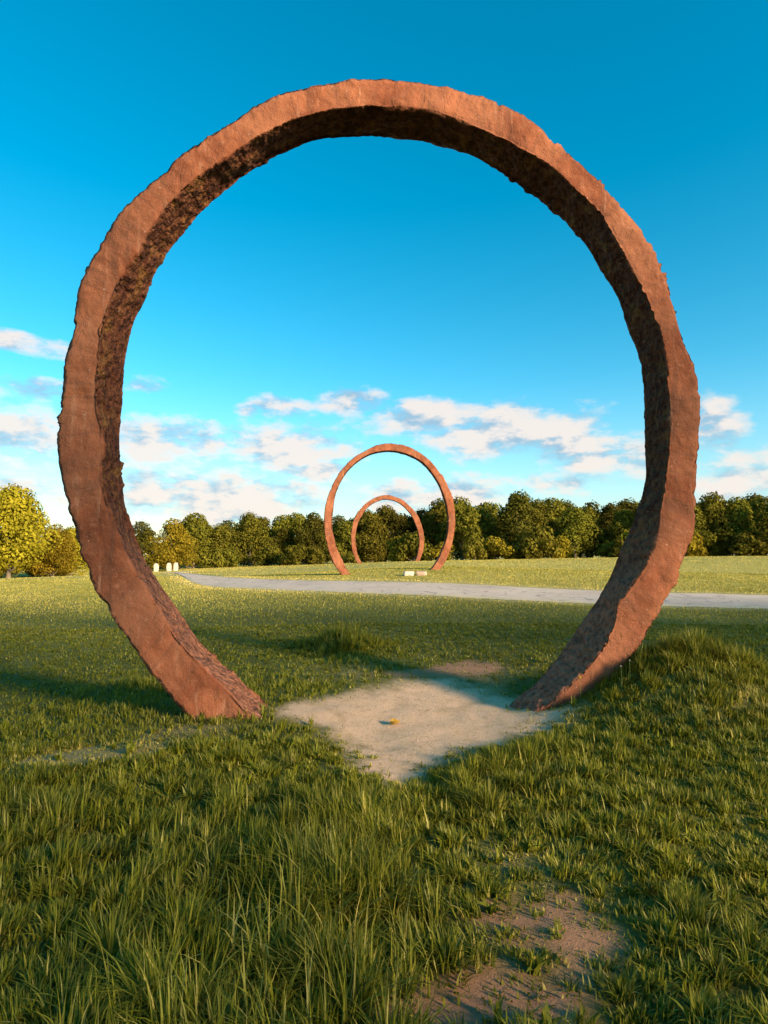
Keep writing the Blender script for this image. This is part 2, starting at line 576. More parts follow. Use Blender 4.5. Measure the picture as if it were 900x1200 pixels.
# shallow scars and seams left by the earth mould
sc_n = t.math('ABSOLUTE', t.math('SUBTRACT', t.noise(oc, 2.6, 2, 0.5, dist=1.2), 0.5))
scar = t.math('MULTIPLY', t.rng(sc_n, 0.022, 0.0), t.rng(t.noise(oc, 1.9, 2, 0.5), 0.50, 0.60))
hh = t.math('SUBTRACT', hh, t.math('MULTIPLY', scar, 0.15))
hh = t.math('ADD', hh, t.math('MULTIPLY', t.noise(oc, 4.0, 3, 0.5), 1.6))
vc = t.node('ShaderNodeTexVoronoi')
vc.inputs['Scale'].default_value = 15
vc.inputs['Randomness'].default_value = 1.0
t.l.new(t.mix(0.12, oc, t.noise(oc, 9, 3, 0.6, out=1)), vc.inputs['Vector'])
clod = t.math('SUBTRACT', 0.6, vc.outputs['Distance'])
hh = t.math('ADD', hh, t.math('MULTIPLY', t.math('MULTIPLY', t.math('ADD', t.noise(oc, 24, 4, 0.7), t.math('MULTIPLY', clod, 1.6)), t.attr('side')), 2.2))
t.l.new(hh, b1.inputs['Height'])
t.l.new(b1.outputs[0], p.inputs['Normal'])


def curve_r(pts, c, angs, extra=0.0):
    pts = np.array(pts, float)
    a = np.degrees(np.arctan2(-(pts[:, 1] - c[1]), pts[:, 0] - c[0]))
    a = np.where(a < -90, a + 360, a)
    r = np.hypot(pts[:, 0] - c[0], pts[:, 1] - c[1])
    o = np.argsort(a)
    rr = np.interp(angs, a[o], r[o])
    k = np.ones(9) / 9
    pad = np.pad(rr, 4, mode='edge')
    return np.convolve(pad, k, 'valid')


def ring(name, c, d, rot, thick, OF, IF, IB, a0, a1, nang, rough, seed, label):
    angs = np.linspace(a0, a1, nang)
    u = np.array([math.cos(rot), math.sin(rot), 0])
    nb = np.array([-math.sin(rot), math.cos(rot), 0])
    C0 = at(c[0], c[1], d)
    org = np.array([0, 0, CAM_Z])

    def plane_pts(rad, off):
        q0 = np.array([C0[0], d, 0]) + nb * off
        out = np.zeros((nang, 3))
        for i, (g, r_) in enumerate(zip(np.radians(angs), rad)):
            v = pix_ray(c[0] + r_ * math.cos(g), c[1] - r_ * math.sin(g))
            out[i] = org + v * ((q0 - org) @ nb) / (v @ nb)
        return out

    pof = plane_pts(curve_r(OF, c, angs), 0)
    pif = plane_pts(curve_r(IF, c, angs), 0)
    pib = plane_pts(curve_r(IB, c, angs), thick) if IB is not None else pif + nb * thick
    ctr = np.array([C0[0], d, C0[2]])
    radial = pof - ctr
    radial /= np.linalg.norm(radial, axis=1)[:, None]
    pob = pof + nb * thick - radial * 0.02
    nf, ni, nk, no = 16, 13, 8, 12
    secs, nrm, sid, edge = [], [], [], []

    def run(pa, pb, n, normal, sd_, is_out=0):
        for q in range(n):
            f = q / n
            secs.append(pa * (1 - f) + pb * f)
            nrm.append(normal)
            near_edge = max(0, 1 - min(f, 1 - f) * n / 2.5)
            sid.append(np.full(nang, sd_ if q > 0 else 0.5))
            edge.append(np.full(nang, near_edge))
    run(pof, pif, nf, -nb[None] + 0 * radial, 0.0)
    run(pif, pib, ni, -radial, 1.0)
    run(pib, pob, nk, nb[None] + 0 * radial, 0.0)
    run(pob, pof, no, radial, 1.0)
    V = np.stack(secs, 1)
    Nn = np.stack(nrm, 1)
    S = np.stack(sid, 1)
    E = np.stack(edge, 1)
    sc = rough
    lo = fbm(V * 1.6 / sc, 3, seed)
    mid = fbm(V * 6.0 / sc, 4, seed + 9)
    hi = fbm(V * 22.0 / sc, 3, seed + 19)
    disp = (1 - S) * (0.020 * lo + 0.012 * mid + 0.003 * hi) + S * (0.024 * lo + 0.022 * mid + 0.009 * hi)
    V = V + Nn * (disp * sc)[..., None]
    # ragged arrises: push the edges radially and back by a jagged amount, chipped here and there
    rad3 = np.repeat(radial[:, None], V.shape[1], 1)
    jag = np.abs(fbm(V * 9.0 / sc, 3, seed + 40)) ** 1.3
    outer = np.zeros(V.shape[1])
    idx_o = list(range(nf + ni + nk, V.shape[1])) + [0, 1]
    outer[idx_o] = 1
    gate = np.clip(fbm(V * 2.3 / sc, 2, seed + 55) + 0.35, 0, 1)
    spike = np.clip(fbm(V * 5.0 / sc, 5, seed + 70, 0.72) - 0.45, 0, 1) * gate
    V = V + rad3 * ((outer[None] * (0.060 * spike - 0.034 * jag * (0.4 + 0.6 * gate) + 0.022 * np.clip(lo, -1, 1)) + (1 - outer[None]) * E * (-0.040 * jag * gate ** 2)) * sc)[..., None]
    # the corners are slightly rounded
    V = V - Nn * (E * 0.012 * sc)[..., None]
    nsec = V.shape[1]
    base = np.array([ctr[0], d, 0.0])
    base[2] = float(terrain(np.array([base[0]]), np.array([base[1]]))[0])
    fcs = grid_faces(nang, nsec, True)
    caps = [np.arange(nsec)[None], (np.arange(nsec)[::-1] + (nang - 1) * nsec)[None]]
    zrel = V[..., 2] - base[2]
    low = 1 - sstep(zrel, 0.9 * sc, 2.4 * sc)  # height mask for the bounce light painted on the sides
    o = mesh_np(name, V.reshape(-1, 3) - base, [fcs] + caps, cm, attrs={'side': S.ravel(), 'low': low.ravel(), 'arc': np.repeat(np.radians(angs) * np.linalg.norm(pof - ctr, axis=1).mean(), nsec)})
    o.location = base
    tag(o, label, 'sculpture', 'the three earth-cast rings')
    return o


OF1 = [(560, 925), (600, 905), (660, 860), (720, 800), (757, 750), (761, 742), (776, 715), (784, 700), (795, 678), (797, 660), (808, 635), (815, 600), (818, 560),
       (820, 520), (820, 480), (815, 425), (802, 390), (795, 360), (785, 330), (770, 302), (740, 258), (715, 225), (690, 198), (650, 165), (610, 133), (570, 116),
       (535, 105), (500, 96), (460, 90), (425, 91), (385, 96), (340, 105), (300, 122), (270, 140), (225, 172), (190, 200), (155, 232), (128, 265), (108, 300),
       (92, 345), (78, 400), (70, 440), (68, 490), (73, 560), (82, 610), (98, 660), (120, 700), (150, 745), (190, 803), (215, 835), (262, 885), (310, 915), (360, 935)]
IF1 = [(560, 870), (600, 850), (655, 815), (702, 765), (718, 735), (725, 705), (740, 685), (757, 660), (766, 640), (772, 600), (779, 560), (783, 520), (784, 495),
       (782, 460), (780, 430), (774, 395), (760, 355), (740, 315), (720, 280), (700, 245), (670, 220), (640, 192), (600, 170), (550, 147), (500, 130), (450, 127),
       (435, 126), (390, 130), (350, 140), (310, 157), (270, 182), (235, 205), (200, 240), (172, 275), (160, 300), (145, 325), (130, 355), (120, 390), (117, 430),
       (115, 478), (121, 500), (123, 530), (120, 560), (126, 585), (135, 610), (145, 640), (154, 660), (184, 705), (205, 742), (224, 764), (243, 784), (270, 809),
       (285, 827), (305, 844), (345, 873), (370, 888)]
IB1 = [(560, 855), (605, 820), (637, 790), (668, 750), (688, 720), (707, 690), (721, 660), (729, 640), (744, 610), (749, 590), (755, 560), (756, 520), (754, 465),
       (750, 427), (735, 383), (720, 342), (700, 313), (680, 280), (655, 252), (620, 227), (580, 200), (550, 182), (500, 167), (450, 161), (435, 161), (400, 163),
       (370, 167), (335, 180), (300, 197), (265, 225), (235, 250), (210, 280), (185, 315), (170, 350), (155, 385), (147, 420), (144, 470), (141, 505), (140, 525),
       (142, 560), (146, 590), (154, 610), (162, 635), (172, 660), (199, 700), (217, 727), (232, 749), (257, 775), (283, 798), (305, 815), (322, 834), (345, 856), (370, 872)]
ring('earth_ring', (445, 470), 6.0, R(4), 0.50, OF1, IF1, IB1, -72, 256, 1300, 1.0, 5,
     'huge rust-red earth-cast ring rising beside the bare pale earth patch, framing the other two')

OF2 = [(470, 690), (500, 682), (516, 667), (522, 658), (528, 642), (533, 618), (533, 596), (526, 572), (514, 552), (498, 534), (478, 523), (454, 519), (428, 528),
       (406, 544), (390, 568), (382, 590), (380, 614), (382, 634), (390, 658), (400, 674), (412, 684), (440, 692)]
IF2 = [(470, 682), (495, 676), (508, 664), (518.5, 644), (525, 622), (524.5, 600), (519, 578), (509, 558), (494.5, 541), (476, 531.5), (456, 528), (436, 531),
       (415.5, 543), (399, 564), (391, 590), (389, 610), (391.5, 632), (400, 654), (408, 670), (418, 680), (440, 686)]
ring('earth_ring', (456, 605), 29.4, R(3), 0.45, OF2, IF2, None, -75, 255, 420, 0.8, 105,
     'middle rust-red earth-cast ring on the low mound just across the path')
OF3 = [(460, 680), (480, 672), (491, 659), (495, 648), (496.5, 630), (492, 610), (480, 593), (466, 583), (450, 580), (430, 589), (417, 604), (412, 622), (412, 638),
       (418, 659), (428, 670), (445, 678)]
IF3 = [(460, 673), (476, 667), (486, 659), (490, 646), (491, 630), (486.5, 614), (477.5, 598), (464, 587.5), (450, 585), (434, 592), (423, 606), (417.5, 622), (417.5, 640),
       (423, 659), (432, 667), (445, 672)]
ring('earth_ring', (454, 626), 53.0, R(3), 0.45, OF3, IF3, None, -75, 255, 360, 0.8, 205,
     'smallest-looking rust-red earth-cast ring farthest back, seen through the middle ring against the woods')

# ------------------------------------------------------------------ trees
def foliage_mat(name, dark, light, transl=0.35):
    m = bpy.data.materials.new(name)
    m.use_nodes = True
    t = NT(m.node_tree)
    t.n.clear()
    rnd = t.attr('tint')
    oi = t.node('ShaderNodeObjectInfo')
    c = t.mix(rnd, dark, light)
    hs = t.node('ShaderNodeHueSaturation')
    t.put(hs.inputs['Hue'], t.rng(oi.outputs['Random'], 0, 1, 0.485, 0.515, False))
    t.put(hs.inputs['Value'], t.rng(oi.outputs['Random'], 0, 1, 0.8, 1.2, False))
    t.l.new(c, hs.inputs['Color'])
    d = t.node('ShaderNodeBsdfDiffuse')
    tr = t.node('ShaderNodeBsdfTranslucent')
    t.l.new(hs.outputs[0], d.inputs[0])
    t.l.new(hs.outputs[0], tr.inputs[0])
    mx = t.node('ShaderNodeMixShader')
    mx.inputs[0].default_value = transl
    t.l.new(d.outputs[0], mx.inputs[1])
    t.l.new(tr.outputs[0], mx.inputs[2])
    o = t.node('ShaderNodeOutputMaterial')
    t.l.new(mx.outputs[0], o.inputs[0])
    return m


F_YELLOW = foliage_mat('foliage_yellow_green', (0.14, 0.115, 0.010), (0.38, 0.29, 0.025))
F_OLIVE = foliage_mat('foliage_olive', (0.056, 0.058, 0.008), (0.220, 0.190, 0.024))
F_DARK = foliage_mat('foliage_dark_green', (0.030, 0.030, 0.006), (0.125, 0.105, 0.016))
bark, t, p = principled('bark', 0.95, 0.1)
tcn = t.node('ShaderNodeTexCoord')
t.l.new(t.mix(t.noise(tcn.outputs['Object'], 9, 4, 0.7), (0.09, 0.065, 0.045), (0.24, 0.19, 0.14)), p.inputs['Base Color'])


def tube(path, radii, ns=7):
    path = np.array(path, float)
    n = len(path)
    tan = np.gradient(path, axis=0)
    tan /= np.linalg.norm(tan, axis=1)[:, None] + 1e-9
    ref = np.array([0.31, 0.95, 0.05])
    a = np.cross(tan, ref)
    a /= np.linalg.norm(a, axis=1)[:, None] + 1e-9
    b = np.cross(tan, a)
    th = np.linspace(0, 2 * np.pi, ns, endpoint=False)
    V = path[:, None] + np.array(radii)[:, None, None] * (np.cos(th)[None, :, None] * a[:, None] + np.sin(th)[None, :, None] * b[:, None])
    return V.reshape(-1, 3), grid_faces(n, ns, True)


def join(parts):
    vs, fs, o = [], [], 0
    for v, f in parts:
        vs.append(v)
        fs.append(f + o)
        o += len(v)
    return np.concatenate(vs), np.concatenate(fs)


def make_tree(name, H, Rw, base_frac, nlobe, nleaf, leaf, mat, seed, trunk_r=0.22):
    rg = np.random.default_rng(seed)
    root = empty(name, (0, 0, 0))
    zb = H * base_frac
    # crown lobes
    lob = []
    for i in range(nlobe):
        f = rg.uniform(0, 1)
        z = zb + (H - zb) * (0.08 + 0.80 * f)
        prof = math.sin(math.pi * min(1, (0.30 + 0.68 * f))) ** 0.7
        g = rg.uniform(0, 2 * math.pi)
        rr = Rw * prof * rg.uniform(0.25, 0.80)
        lr = Rw * rg.uniform(0.24, 0.44)
        lob.append((rr * math.cos(g), rr * math.sin(g), z, lr, lr * rg.uniform(0.65, 0.95)))
    lob.append((0, 0, zb + (H - zb) * .55, Rw * .55, (H - zb) * .36))
    lob = np.array(lob)
    wt = lob[:, 3] ** 2
    li = rg.choice(len(lob), nleaf, p=wt / wt.sum())
    dirs = rg.normal(size=(nleaf, 3))
    dirs /= np.linalg.norm(dirs, axis=1)[:, None]
    rad = rg.uniform(0.62, 1.10, nleaf) ** 0.55
    cen = lob[li, :3] + dirs * rad[:, None] * np.stack([lob[li, 3], lob[li, 3], lob[li, 4]], -1)
    clump = fbm(cen * 1.3, 2, seed)
    cen += 0.22 * leaf * rg.normal(size=cen.shape)
    nrm = dirs * 1.2 + rg.normal(size=(nleaf, 3)) * 0.45
    nrm /= np.linalg.norm(nrm, axis=1)[:, None]
    tmp = rg.normal(size=(nleaf, 3))
    a = np.cross(nrm, tmp)
    a /= np.linalg.norm(a, axis=1)[:, None]
    b = np.cross(nrm, a)
    sz = leaf * rg.uniform(0.6, 1.3, nleaf)[:, None]
    q = np.stack([cen - a * sz * .5 - b * sz * .12, cen - b * sz * .42 + nrm * sz * .1, cen + a * sz * .55, cen + b * sz * .40 + nrm * sz * .12], 1)
    tint = np.clip(0.5 + 0.45 * clump + rg.normal(size=nleaf) * 0.15, 0, 1)
    f = np.arange(nleaf * 4).reshape(-1, 4)
    mesh_np('crown', q.reshape(-1, 3), f, mat, root, {'tint': np.repeat(tint, 4)}, smooth=False)
    # trunk with limbs reaching into the lobes
    parts = []
    bend = rg.normal(size=2) * 0.25
    zs = np.linspace(-0.25, H * 0.86, 9)
    path = np.stack([bend[0] * np.sin(zs / H * 2.5), bend[1] * np.sin(zs / H * 2.0), zs], -1)
    rads = trunk_r * (1 - 0.86 * np.linspace(0, 1, 9))
    rads[0] *= 1.45
    parts.append(tube(path, rads, 8))
    for k in rg.permutation(len(lob) - 1)[:8]:
        l = lob[k]
        z0 = max(zb * 0.8, l[2] - Rw * rg.uniform(0.5, 0.9))
        p0 = np.array([np.interp(z0, zs, path[:, 0]), np.interp(z0, zs, path[:, 1]), z0])
        p2 = l[:3]
        p1 = (p0 + p2) / 2 + np.array([0, 0, -0.12 * Rw])
        parts.append(tube([p0, p1, p2], [trunk_r * .42, trunk_r * .28, trunk_r * .1], 5))
    v, f = join(parts)
    mesh_np('trunk', v, f, bark, root)
    return root


def place(proto, used, x, y, scale, rz, label, group, sz=1.0):
    o = proto if not used.get(proto.name) else copy_tree(proto)
    used[proto.name] = True
    o.location = (x, y, float(terrain(np.array([x]), np.array([y]))[0]) - 0.05)
    o.rotation_euler = (0, 0, rz)
    o.scale = (scale, scale, scale * sz)
    tag(o, label, 'tree', group)
    return o


USED = {}
T_OL = [make_tree('broadleaf_tree', 9.6, 4.3, .03, 34, 6500, .40, F_OLIVE, 300 + i, .24) for i in range(3)]
T_DK = [make_tree('broadleaf_tree', 11.4, 4.5, .03, 34, 6500, .42, F_DARK, 330 + i, .27) for i in range(3)]
T_YL = [make_tree('broadleaf_tree', 8.2, 4.3, .07, 40, 13000, .27, F_YELLOW, 360 + i, .20) for i in range(2)]
rg = np.random.default_rng(55)


def px_x(px, d):
    return (px - 450) / FPX * d


# front of the wood: (picture x of the trunk, depth, kind, scale)
FRONT = [(262, 92, 'o', .74), (300, 94, 'o', .84), (336, 96, 'o', .88), (372, 97, 'd', .80), (404, 98, 'o', .98), (437, 99, 'o', .98), (470, 99, 'd', .84), (500, 98, 'o', 1.0),
         (533, 97, 'o', .95), (566, 96, 'o', 1.06), (598, 95, 'd', .90), (628, 93, 'o', 1.0), (668, 91, 'o', 1.06), (700, 90, 'o', .92), (732, 88, 'o', .95), (764, 88, 'd', .85),
         (800, 86, 'o', .92), (838, 85, 'o', .96), (872, 84, 'o', .88), (905, 83, 'o', 1.0), (950, 82, 'o', .95), (1000, 82, 'd', .9), (1050, 82, 'o', .9)]
def size_word(h, lo, hi):
    return 'low' if h < lo else ('tall' if h > hi else 'middling')


WOOD = 'trees of the wood beyond the field'
for i, (px, d, k, s_) in enumerate(FRONT):
    pr = (T_OL if k == 'o' else T_DK)[int(rg.integers(3))]
    s_ *= rg.uniform(.78, 1.02)
    zz = rg.uniform(.88, 1.08)
    wd_ = size_word(s_ * zz * (9.6 if k == 'o' else 11.4), 8.4, 9.8)
    lab = (wd_ + ' sunlit olive-green broadleaf tree along the front edge of the wood') if k == 'o' else (wd_ + ' dark green tree wedged between paler ones at the front of the wood')
    place(pr, USED, px_x(px + rg.uniform(-7, 7), d), d + rg.uniform(-4, 3), s_, rg.uniform(0, 6.28), lab, WOOD, zz)
for i, px in enumerate(range(225, 1060, 21)):
    d = 106 + rg.uniform(-3, 3) - 0.012 * (px - 225)
    pr = T_DK[int(rg.integers(3))] if rg.uniform() < .7 else T_OL[int(rg.integers(3))]
    h0 = 11.4 if pr in T_DK else 9.6
    tall = (0.73 + 0.15 * float(sstep(np.array(px * 1.0), 300, 660))) * 11.4 / h0 * rg.uniform(.90, 1.08)
    place(pr, USED, px_x(px + rg.uniform(-8, 8), d), d, tall, rg.uniform(0, 6.28),
          size_word(tall * h0, 9.6, 11.2) + (' dark green' if pr in T_DK else ' olive-green') + ' tree standing back in the wood, behind the sunlit front trees', WOOD)
# shrubs along the foot of the wood
SHRUB = [make_tree('shrub', 3.0, 2.3, .0, 16, 2200, .34, (F_OLIVE, F_YELLOW)[i], 410 + i, .09) for i in range(2)]
for i, px in enumerate(range(250, 1040, 24)):
    if rg.uniform() < .25:
        continue
    d = 88 - 0.009 * (px - 250) + rg.uniform(-2, 3)
    q = int(rg.uniform() < .25)
    o = place(SHRUB[q], USED, px_x(px + rg.uniform(-9, 9), d), d, rg.uniform(.6, 1.35), rg.uniform(0, 6.28),
              ('olive-green' if q == 0 else 'yellow-green') + ' shrub at the foot of the wood where the field ends', 'shrubs along the foot of the wood', rg.uniform(.8, 1.3))
    o['category'] = 'shrub'
# yellow-green trees on the left
for px, d, s_, lab in [(12, 58, 1.06, 'tall bright yellow-green tree at the edge of the left-hand lawn'),
                       (-38, 57, 1.05, 'broad yellow-green tree outermost in the lawn-side grove'),
                       (40, 66, .84, 'middle-sized yellow-green tree filling the gap behind the tall bright one on the lawn'),
                       (64, 63, .66, 'small yellow-green tree beside the middle-sized one in the lawn grove'),
                       (84, 66, .64, 'slim pale-trunked yellow-green tree at the inner end of the lawn grove'),
                       (200, 78, .80, 'rounded golden-olive tree with white slabs at its foot')]:
    pr = T_YL[int(rg.integers(2))]
    place(pr, USED, px_x(px, d), d, s_, rg.uniform(0, 6.28), lab, 'yellow-green trees beside the lawn')
place(T_OL[0], USED, px_x(228, 86), 86, .82, 1.0, 'olive tree between the golden tree and the wood', None)
place(T_DK[1], USED, px_x(165, 92), 92, .68, 2.0, 'dark tree partly behind the golden-olive tree', None)
place(T_DK[2], USED, px_x(120, 96), 96, .42, 2.0, 'low dark tree standing between the lawn grove and the golden-olive tree', None)

# trees behind the viewer, whose long evening shadow covers the near grass
# (place across the light, height, crown radius, crown base, leaves)
sh = [(-0.6, 19.0, 4.9, .46, 4600, 22), (5.6, 12.8, 2.2, .70, 900, 22), (9.9, 12.0, 3.3, .50, 1300, 22), (14.4, 10.2, 3.5, .40, 1600, 22), (19.2, 9.2, 3.6, .20, 2200, 22),
      (-2.6, 7.4, 2.6, .05, 6000, 16), (1.4, 5.7, 2.3, .05, 5200, 16), (5.4, 4.4, 2.3, .05, 4500, 16)]  # three unseen bushy trees, added only to darken the nearest grass
azh = math.atan2(sun_dir.x, -sun_dir.y)
for i, (pp, H_, R_, bf_, nl_, sx) in enumerate(sh):
    x = math.cos(azh) * pp + math.sin(azh) * sx
    y = math.sin(azh) * pp - math.cos(azh) * sx
    tr = make_tree('shade_tree', H_, R_, bf_, 36, nl_, .34, F_DARK, 800 + i, .3)
    tr.location = (x, y, float(terrain(np.array([x]), np.array([y]))[0]) - 0.05)
    tag(tr, ['tallest dense shade tree on the near side of the lawn', 'second shade tree beside the tallest one', 'middle shade tree of the near row',
             'fourth shade tree of the near row counted from the tallest', 'lowest shade tree ending the near row', 'tallest of three bushy small trees added to darken the nearest grass',
             'middle one of three bushy small trees added to darken the nearest grass', 'lowest of three bushy small trees added to darken the nearest grass'][i], 'tree', 'row of shade trees facing the rings')

# ------------------------------------------------------------------ grass
def grass_mat():
    m = bpy.data.materials.new('grass_blade')
    m.use_nodes = True
    t = NT(m.node_tree)
    t.n.clear()
    rnd = t.attr('tint')
    dr = t.attr('dry')
    c = t.mix(rnd, (0.062, 0.072, 0.003), (0.205, 0.208, 0.012))
    c = t.mix(dr, c, (0.60, 0.46, 0.13))
    d = t.node('ShaderNodeBsdfDiffuse')
    tr = t.node('ShaderNodeBsdfTranslucent')
    gl = t.node('ShaderNodeBsdfGlossy')
    gl.inputs['Roughness'].default_value = 0.45
    gl.inputs['Color'].default_value = (0.6, 0.6, 0.5, 1)
    t.l.new(c, d.inputs[0])
    t.l.new(c, tr.inputs[0])
    mx = t.node('ShaderNodeMixShader')
    mx.inputs[0].default_value = 0.35
    t.l.new(d.outputs[0], mx.inputs[1])
    t.l.new(tr.outputs[0], mx.inputs[2])
    mx2 = t.node('ShaderNodeMixShader')
    mx2.inputs[0].default_value = 0.02
    t.l.new(mx.outputs[0], mx2.inputs[1])
    t.l.new(gl.outputs[0], mx2.inputs[2])
    o = t.node('ShaderNodeOutputMaterial')
    t.l.new(mx2.outputs[0], o.inputs[0])
    return m


GM = grass_mat()


def blades(name, x, y, h, wd, tint, dryv, segs, lean, label, rg, flat=0.0, away=None):
    n = len(x)
    z = terrain(x, y)
    th = rg.uniform(0, 2 * np.pi, n) if away is None else away + rg.normal(size=n) * 0.8
    bend = np.abs(rg.normal(size=n)) * lean + 0.08
    bend = np.minimum(bend, 1.3)
    dirv = np.stack([np.cos(th), np.sin(th), np.zeros(n)], -1)
    tw = th + np.pi / 2 + rg.normal(size=n) * 0.5
    side = np.stack([np.cos(tw), np.sin(tw), np.zeros(n)], -1)
    base = np.stack([x, y, z - 0.006], -1)
    rows = []
    for k in range(segs + 1):
        f = k / segs
        up = h * (f - 0.45 * np.minimum(bend, 1.0) * f * f) * (1 - flat) + flat * 0.012 * np.sin(f * 3.0) + 0.004 * f
        out = h * (bend * f ** 1.7 * 0.75 * (1 - flat) + flat * f)
        c_ = base + dirv * out[:, None] + np.array([0, 0, 1.0]) * up[:, None]
        wv = wd * (1 - f ** 2.2) * (0.75 + 0.25 * math.sin(math.pi * min(1, f + .3)))
        if k < segs:
            rows += [c_ - side * wv[:, None] * .5, c_ + side * wv[:, None] * .5]
        else:
            rows.append(c_)
    nv = 2 * segs + 1
    V = np.stack(rows, 1).reshape(-1, 3)
    o = np.arange(n)[:, None] * nv
    quads = np.concatenate([np.stack([o[:, 0] + 2 * k, o[:, 0] + 2 * k + 1, o[:, 0] + 2 * k + 3, o[:, 0] + 2 * k + 2], -1) for k in range(segs - 1)])
    tris = np.stack([o[:, 0] + 2 * (segs - 1), o[:, 0] + 2 * (segs - 1) + 1, o[:, 0] + 2 * segs], -1)
    ob = mesh_np(name, V, [quads, tris], GM, attrs={'tint': np.repeat(tint, nv), 'dry': np.repeat(dryv, nv)}, smooth=True)
    tag(ob, label, 'grass', kind='stuff')
    return ob


def scatter(n, d0, d1, marg, power, rg):
    """points in the wedge in front of the viewer, with a margin at both sides"""
    uu = rg.uniform(0, 1, n)
    d = (d0 ** power + uu * (d1 ** power - d0 ** power)) ** (1 / power)
    half = 0.66 * d + marg
    x = rg.uniform(-1, 1, n) * half
    return x, d


def field(name, n, d0, d1, marg, power, w0, segs, lean, label, seed, hmul=1.0, dry_bias=0.0, long_=False, box=None):
    rg = np.random.default_rng(seed)
    x, y = scatter(n, d0, d1, marg, power, rg)
    if box:
        x, y = rg.normal(box[0], box[2], n), rg.normal(box[1], box[3], n)
    # gather into tussocks
    cl = 0.15 if d1 < 14 else 0.0
    away = None
    chh = np.ones(n)
    cht = np.zeros(n)
    if cl:
        wx = x + 0.10 * fbm2(x, y, 3.0, 2, 88)
        wy = y + 0.10 * fbm2(x, y, 3.0, 2, 89)
        cxx = np.floor(wx / cl + 1000).astype(int)
        cyy = np.floor(wy / cl + 1000).astype(int)
        zz_ = np.zeros(n, int)
        jx = (_hash(cxx, cyy, zz_, 3) * .8 + .1 + cxx - 1000) * cl
        jy = (_hash(cxx, cyy, zz_ + 1, 4) * .8 + .1 + cyy - 1000) * cl
        chh = 0.45 + 1.05 * _hash(cxx, cyy, zz_ + 2, 5)
        cht = (_hash(cxx, cyy, zz_ + 3, 6) - .5) * .5
        pull = rg.uniform(0, .85, n) ** 1.3
        away = np.arctan2(y - jy, x - jx)
        x = x + (jx - x) * pull
        y = y + (jy - y) * pull
    bare, red, dry, L = masks(x, y)
    rdist = poly_sd(x, y, ROADPOLY)
    keep = rg.uniform(0, 1, n) > np.maximum(np.maximum(bare * 1.02, red * 0.80), dry * 0.62)
    keep &= rdist > 0.05
    x, y, dry, L, red, rdist, chh, cht = x[keep], y[keep], dry[keep], L[keep], red[keep], rdist[keep], chh[keep], cht[keep]
    away = away[keep] if away is not None else None
    m = len(x)
    h = L * hmul * rg.uniform(0.5, 1.3, m) * chh
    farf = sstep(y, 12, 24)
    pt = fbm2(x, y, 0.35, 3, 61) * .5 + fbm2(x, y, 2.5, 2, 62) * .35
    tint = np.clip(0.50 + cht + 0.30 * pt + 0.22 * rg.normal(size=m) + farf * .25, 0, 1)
    dv = np.where(rg.uniform(0, 1, m) < 0.05 + 0.75 * dry + 0.10 * red, rg.uniform(.3, .8, m), rg.uniform(0, .15, m))
    vg = np.exp(-((rdist - .3) / .5) ** 2)
    dv = np.clip(dv + dry_bias * farf * (0.5 + .6 * pt) + vg * .45 * farf, 0, 1)
    wd = w0(y) * rg.uniform(.6, 1.4, m)
    return blades(name, x, y, h, wd, tint, dv, segs, lean, label, rg, away=away)


field('tall_grass', 175000, 1.3, 5.2, 1.2, 1.35, lambda y: 0.0075 + 0.0006 * y, 3, .85, 'long unmown green grass around the near side of the large ring', 1, 1.25)
field('turf', 150000, 4.9, 13.0, 2.0, 1.4, lambda y: 0.005 + 0.0012 * y, 2, .75, 'patchy turf around and just behind the feet of the large ring', 2)
field('bank_grass', 26000, 4.9, 9.0, 2.0, 1.4, lambda y: 0.0075 + 0.0006 * y, 3, .7, 'lush green grass on the bank against the right foot of the large ring', 6, 1.15, box=(2.9, 6.0, .85, .6))
field('tussock', 9000, 8.0, 13.0, 2.0, 1.4, lambda y: 0.006 + 0.0012 * y, 3, .7, 'dark green tussock of longer grass behind the bare earth patch', 8, 1.3, box=(-.72, 10.1, .5, .5))
field('meadow_grass', 130000, 12.5, 34.0, 4.0, 1.5, lambda y: 0.004 + 0.0013 * y, 2, .5, 'short sunlit grass on both sides of the path', 3, 1.15, .55)
field('field_grass', 90000, 33.0, 104.0, 8.0, 1.6, lambda y: 0.002 + 0.0013 * y, 2, .5, 'dry yellow-green grass of the far field below the wood', 4, 1.5, .85)

rg = np.random.default_rng(17)
x, y = scatter(8000, 1.3, 5.0, 1.0, 1.3, rg)
b_, r_, d_, L_ = masks(x, y)
k = rg.uniform(0, 1, len(x)) < np.clip((L_ - .06) * 8, 0, 1) * (1 - b_) * (1 - r_)
x, y, L_ = x[k], y[k], L_[k]
m = len(x)
blades('long_grass', x, y, L_ * rg.uniform(1.3, 2.3, m), rg.uniform(.006, .011, m), rg.uniform(.5, 1, m), np.where(rg.uniform(0, 1, m) < .3, rg.uniform(.3, .8, m), rg.uniform(0, .25, m)),
       4, .75, 'long pale arching blades standing above the rest of the grass', rg)

# low broad-leaved weeds among the grass
rg = np.random.default_rng(23)
x, y = scatter(700, 1.5, 7.0, 1.0, 1.4, rg)
b_, r_, d_, L_ = masks(x, y)
k = (b_ < .3) & (rg.uniform(0, 1, len(x)) < .25 + 2.5 * (.16 - L_))
x, y = np.repeat(x[k], 9), np.repeat(y[k], 9)
m = len(x)
blades('weeds', x + rg.normal(size=m) * .008, y + rg.normal(size=m) * .008, rg.uniform(.05, .13, m), rg.uniform(.016, .030, m), rg.uniform(.35, 1, m), rg.uniform(0, .12, m),
       4, 1.0, 'low broad-leaved weeds among the grass', rg)

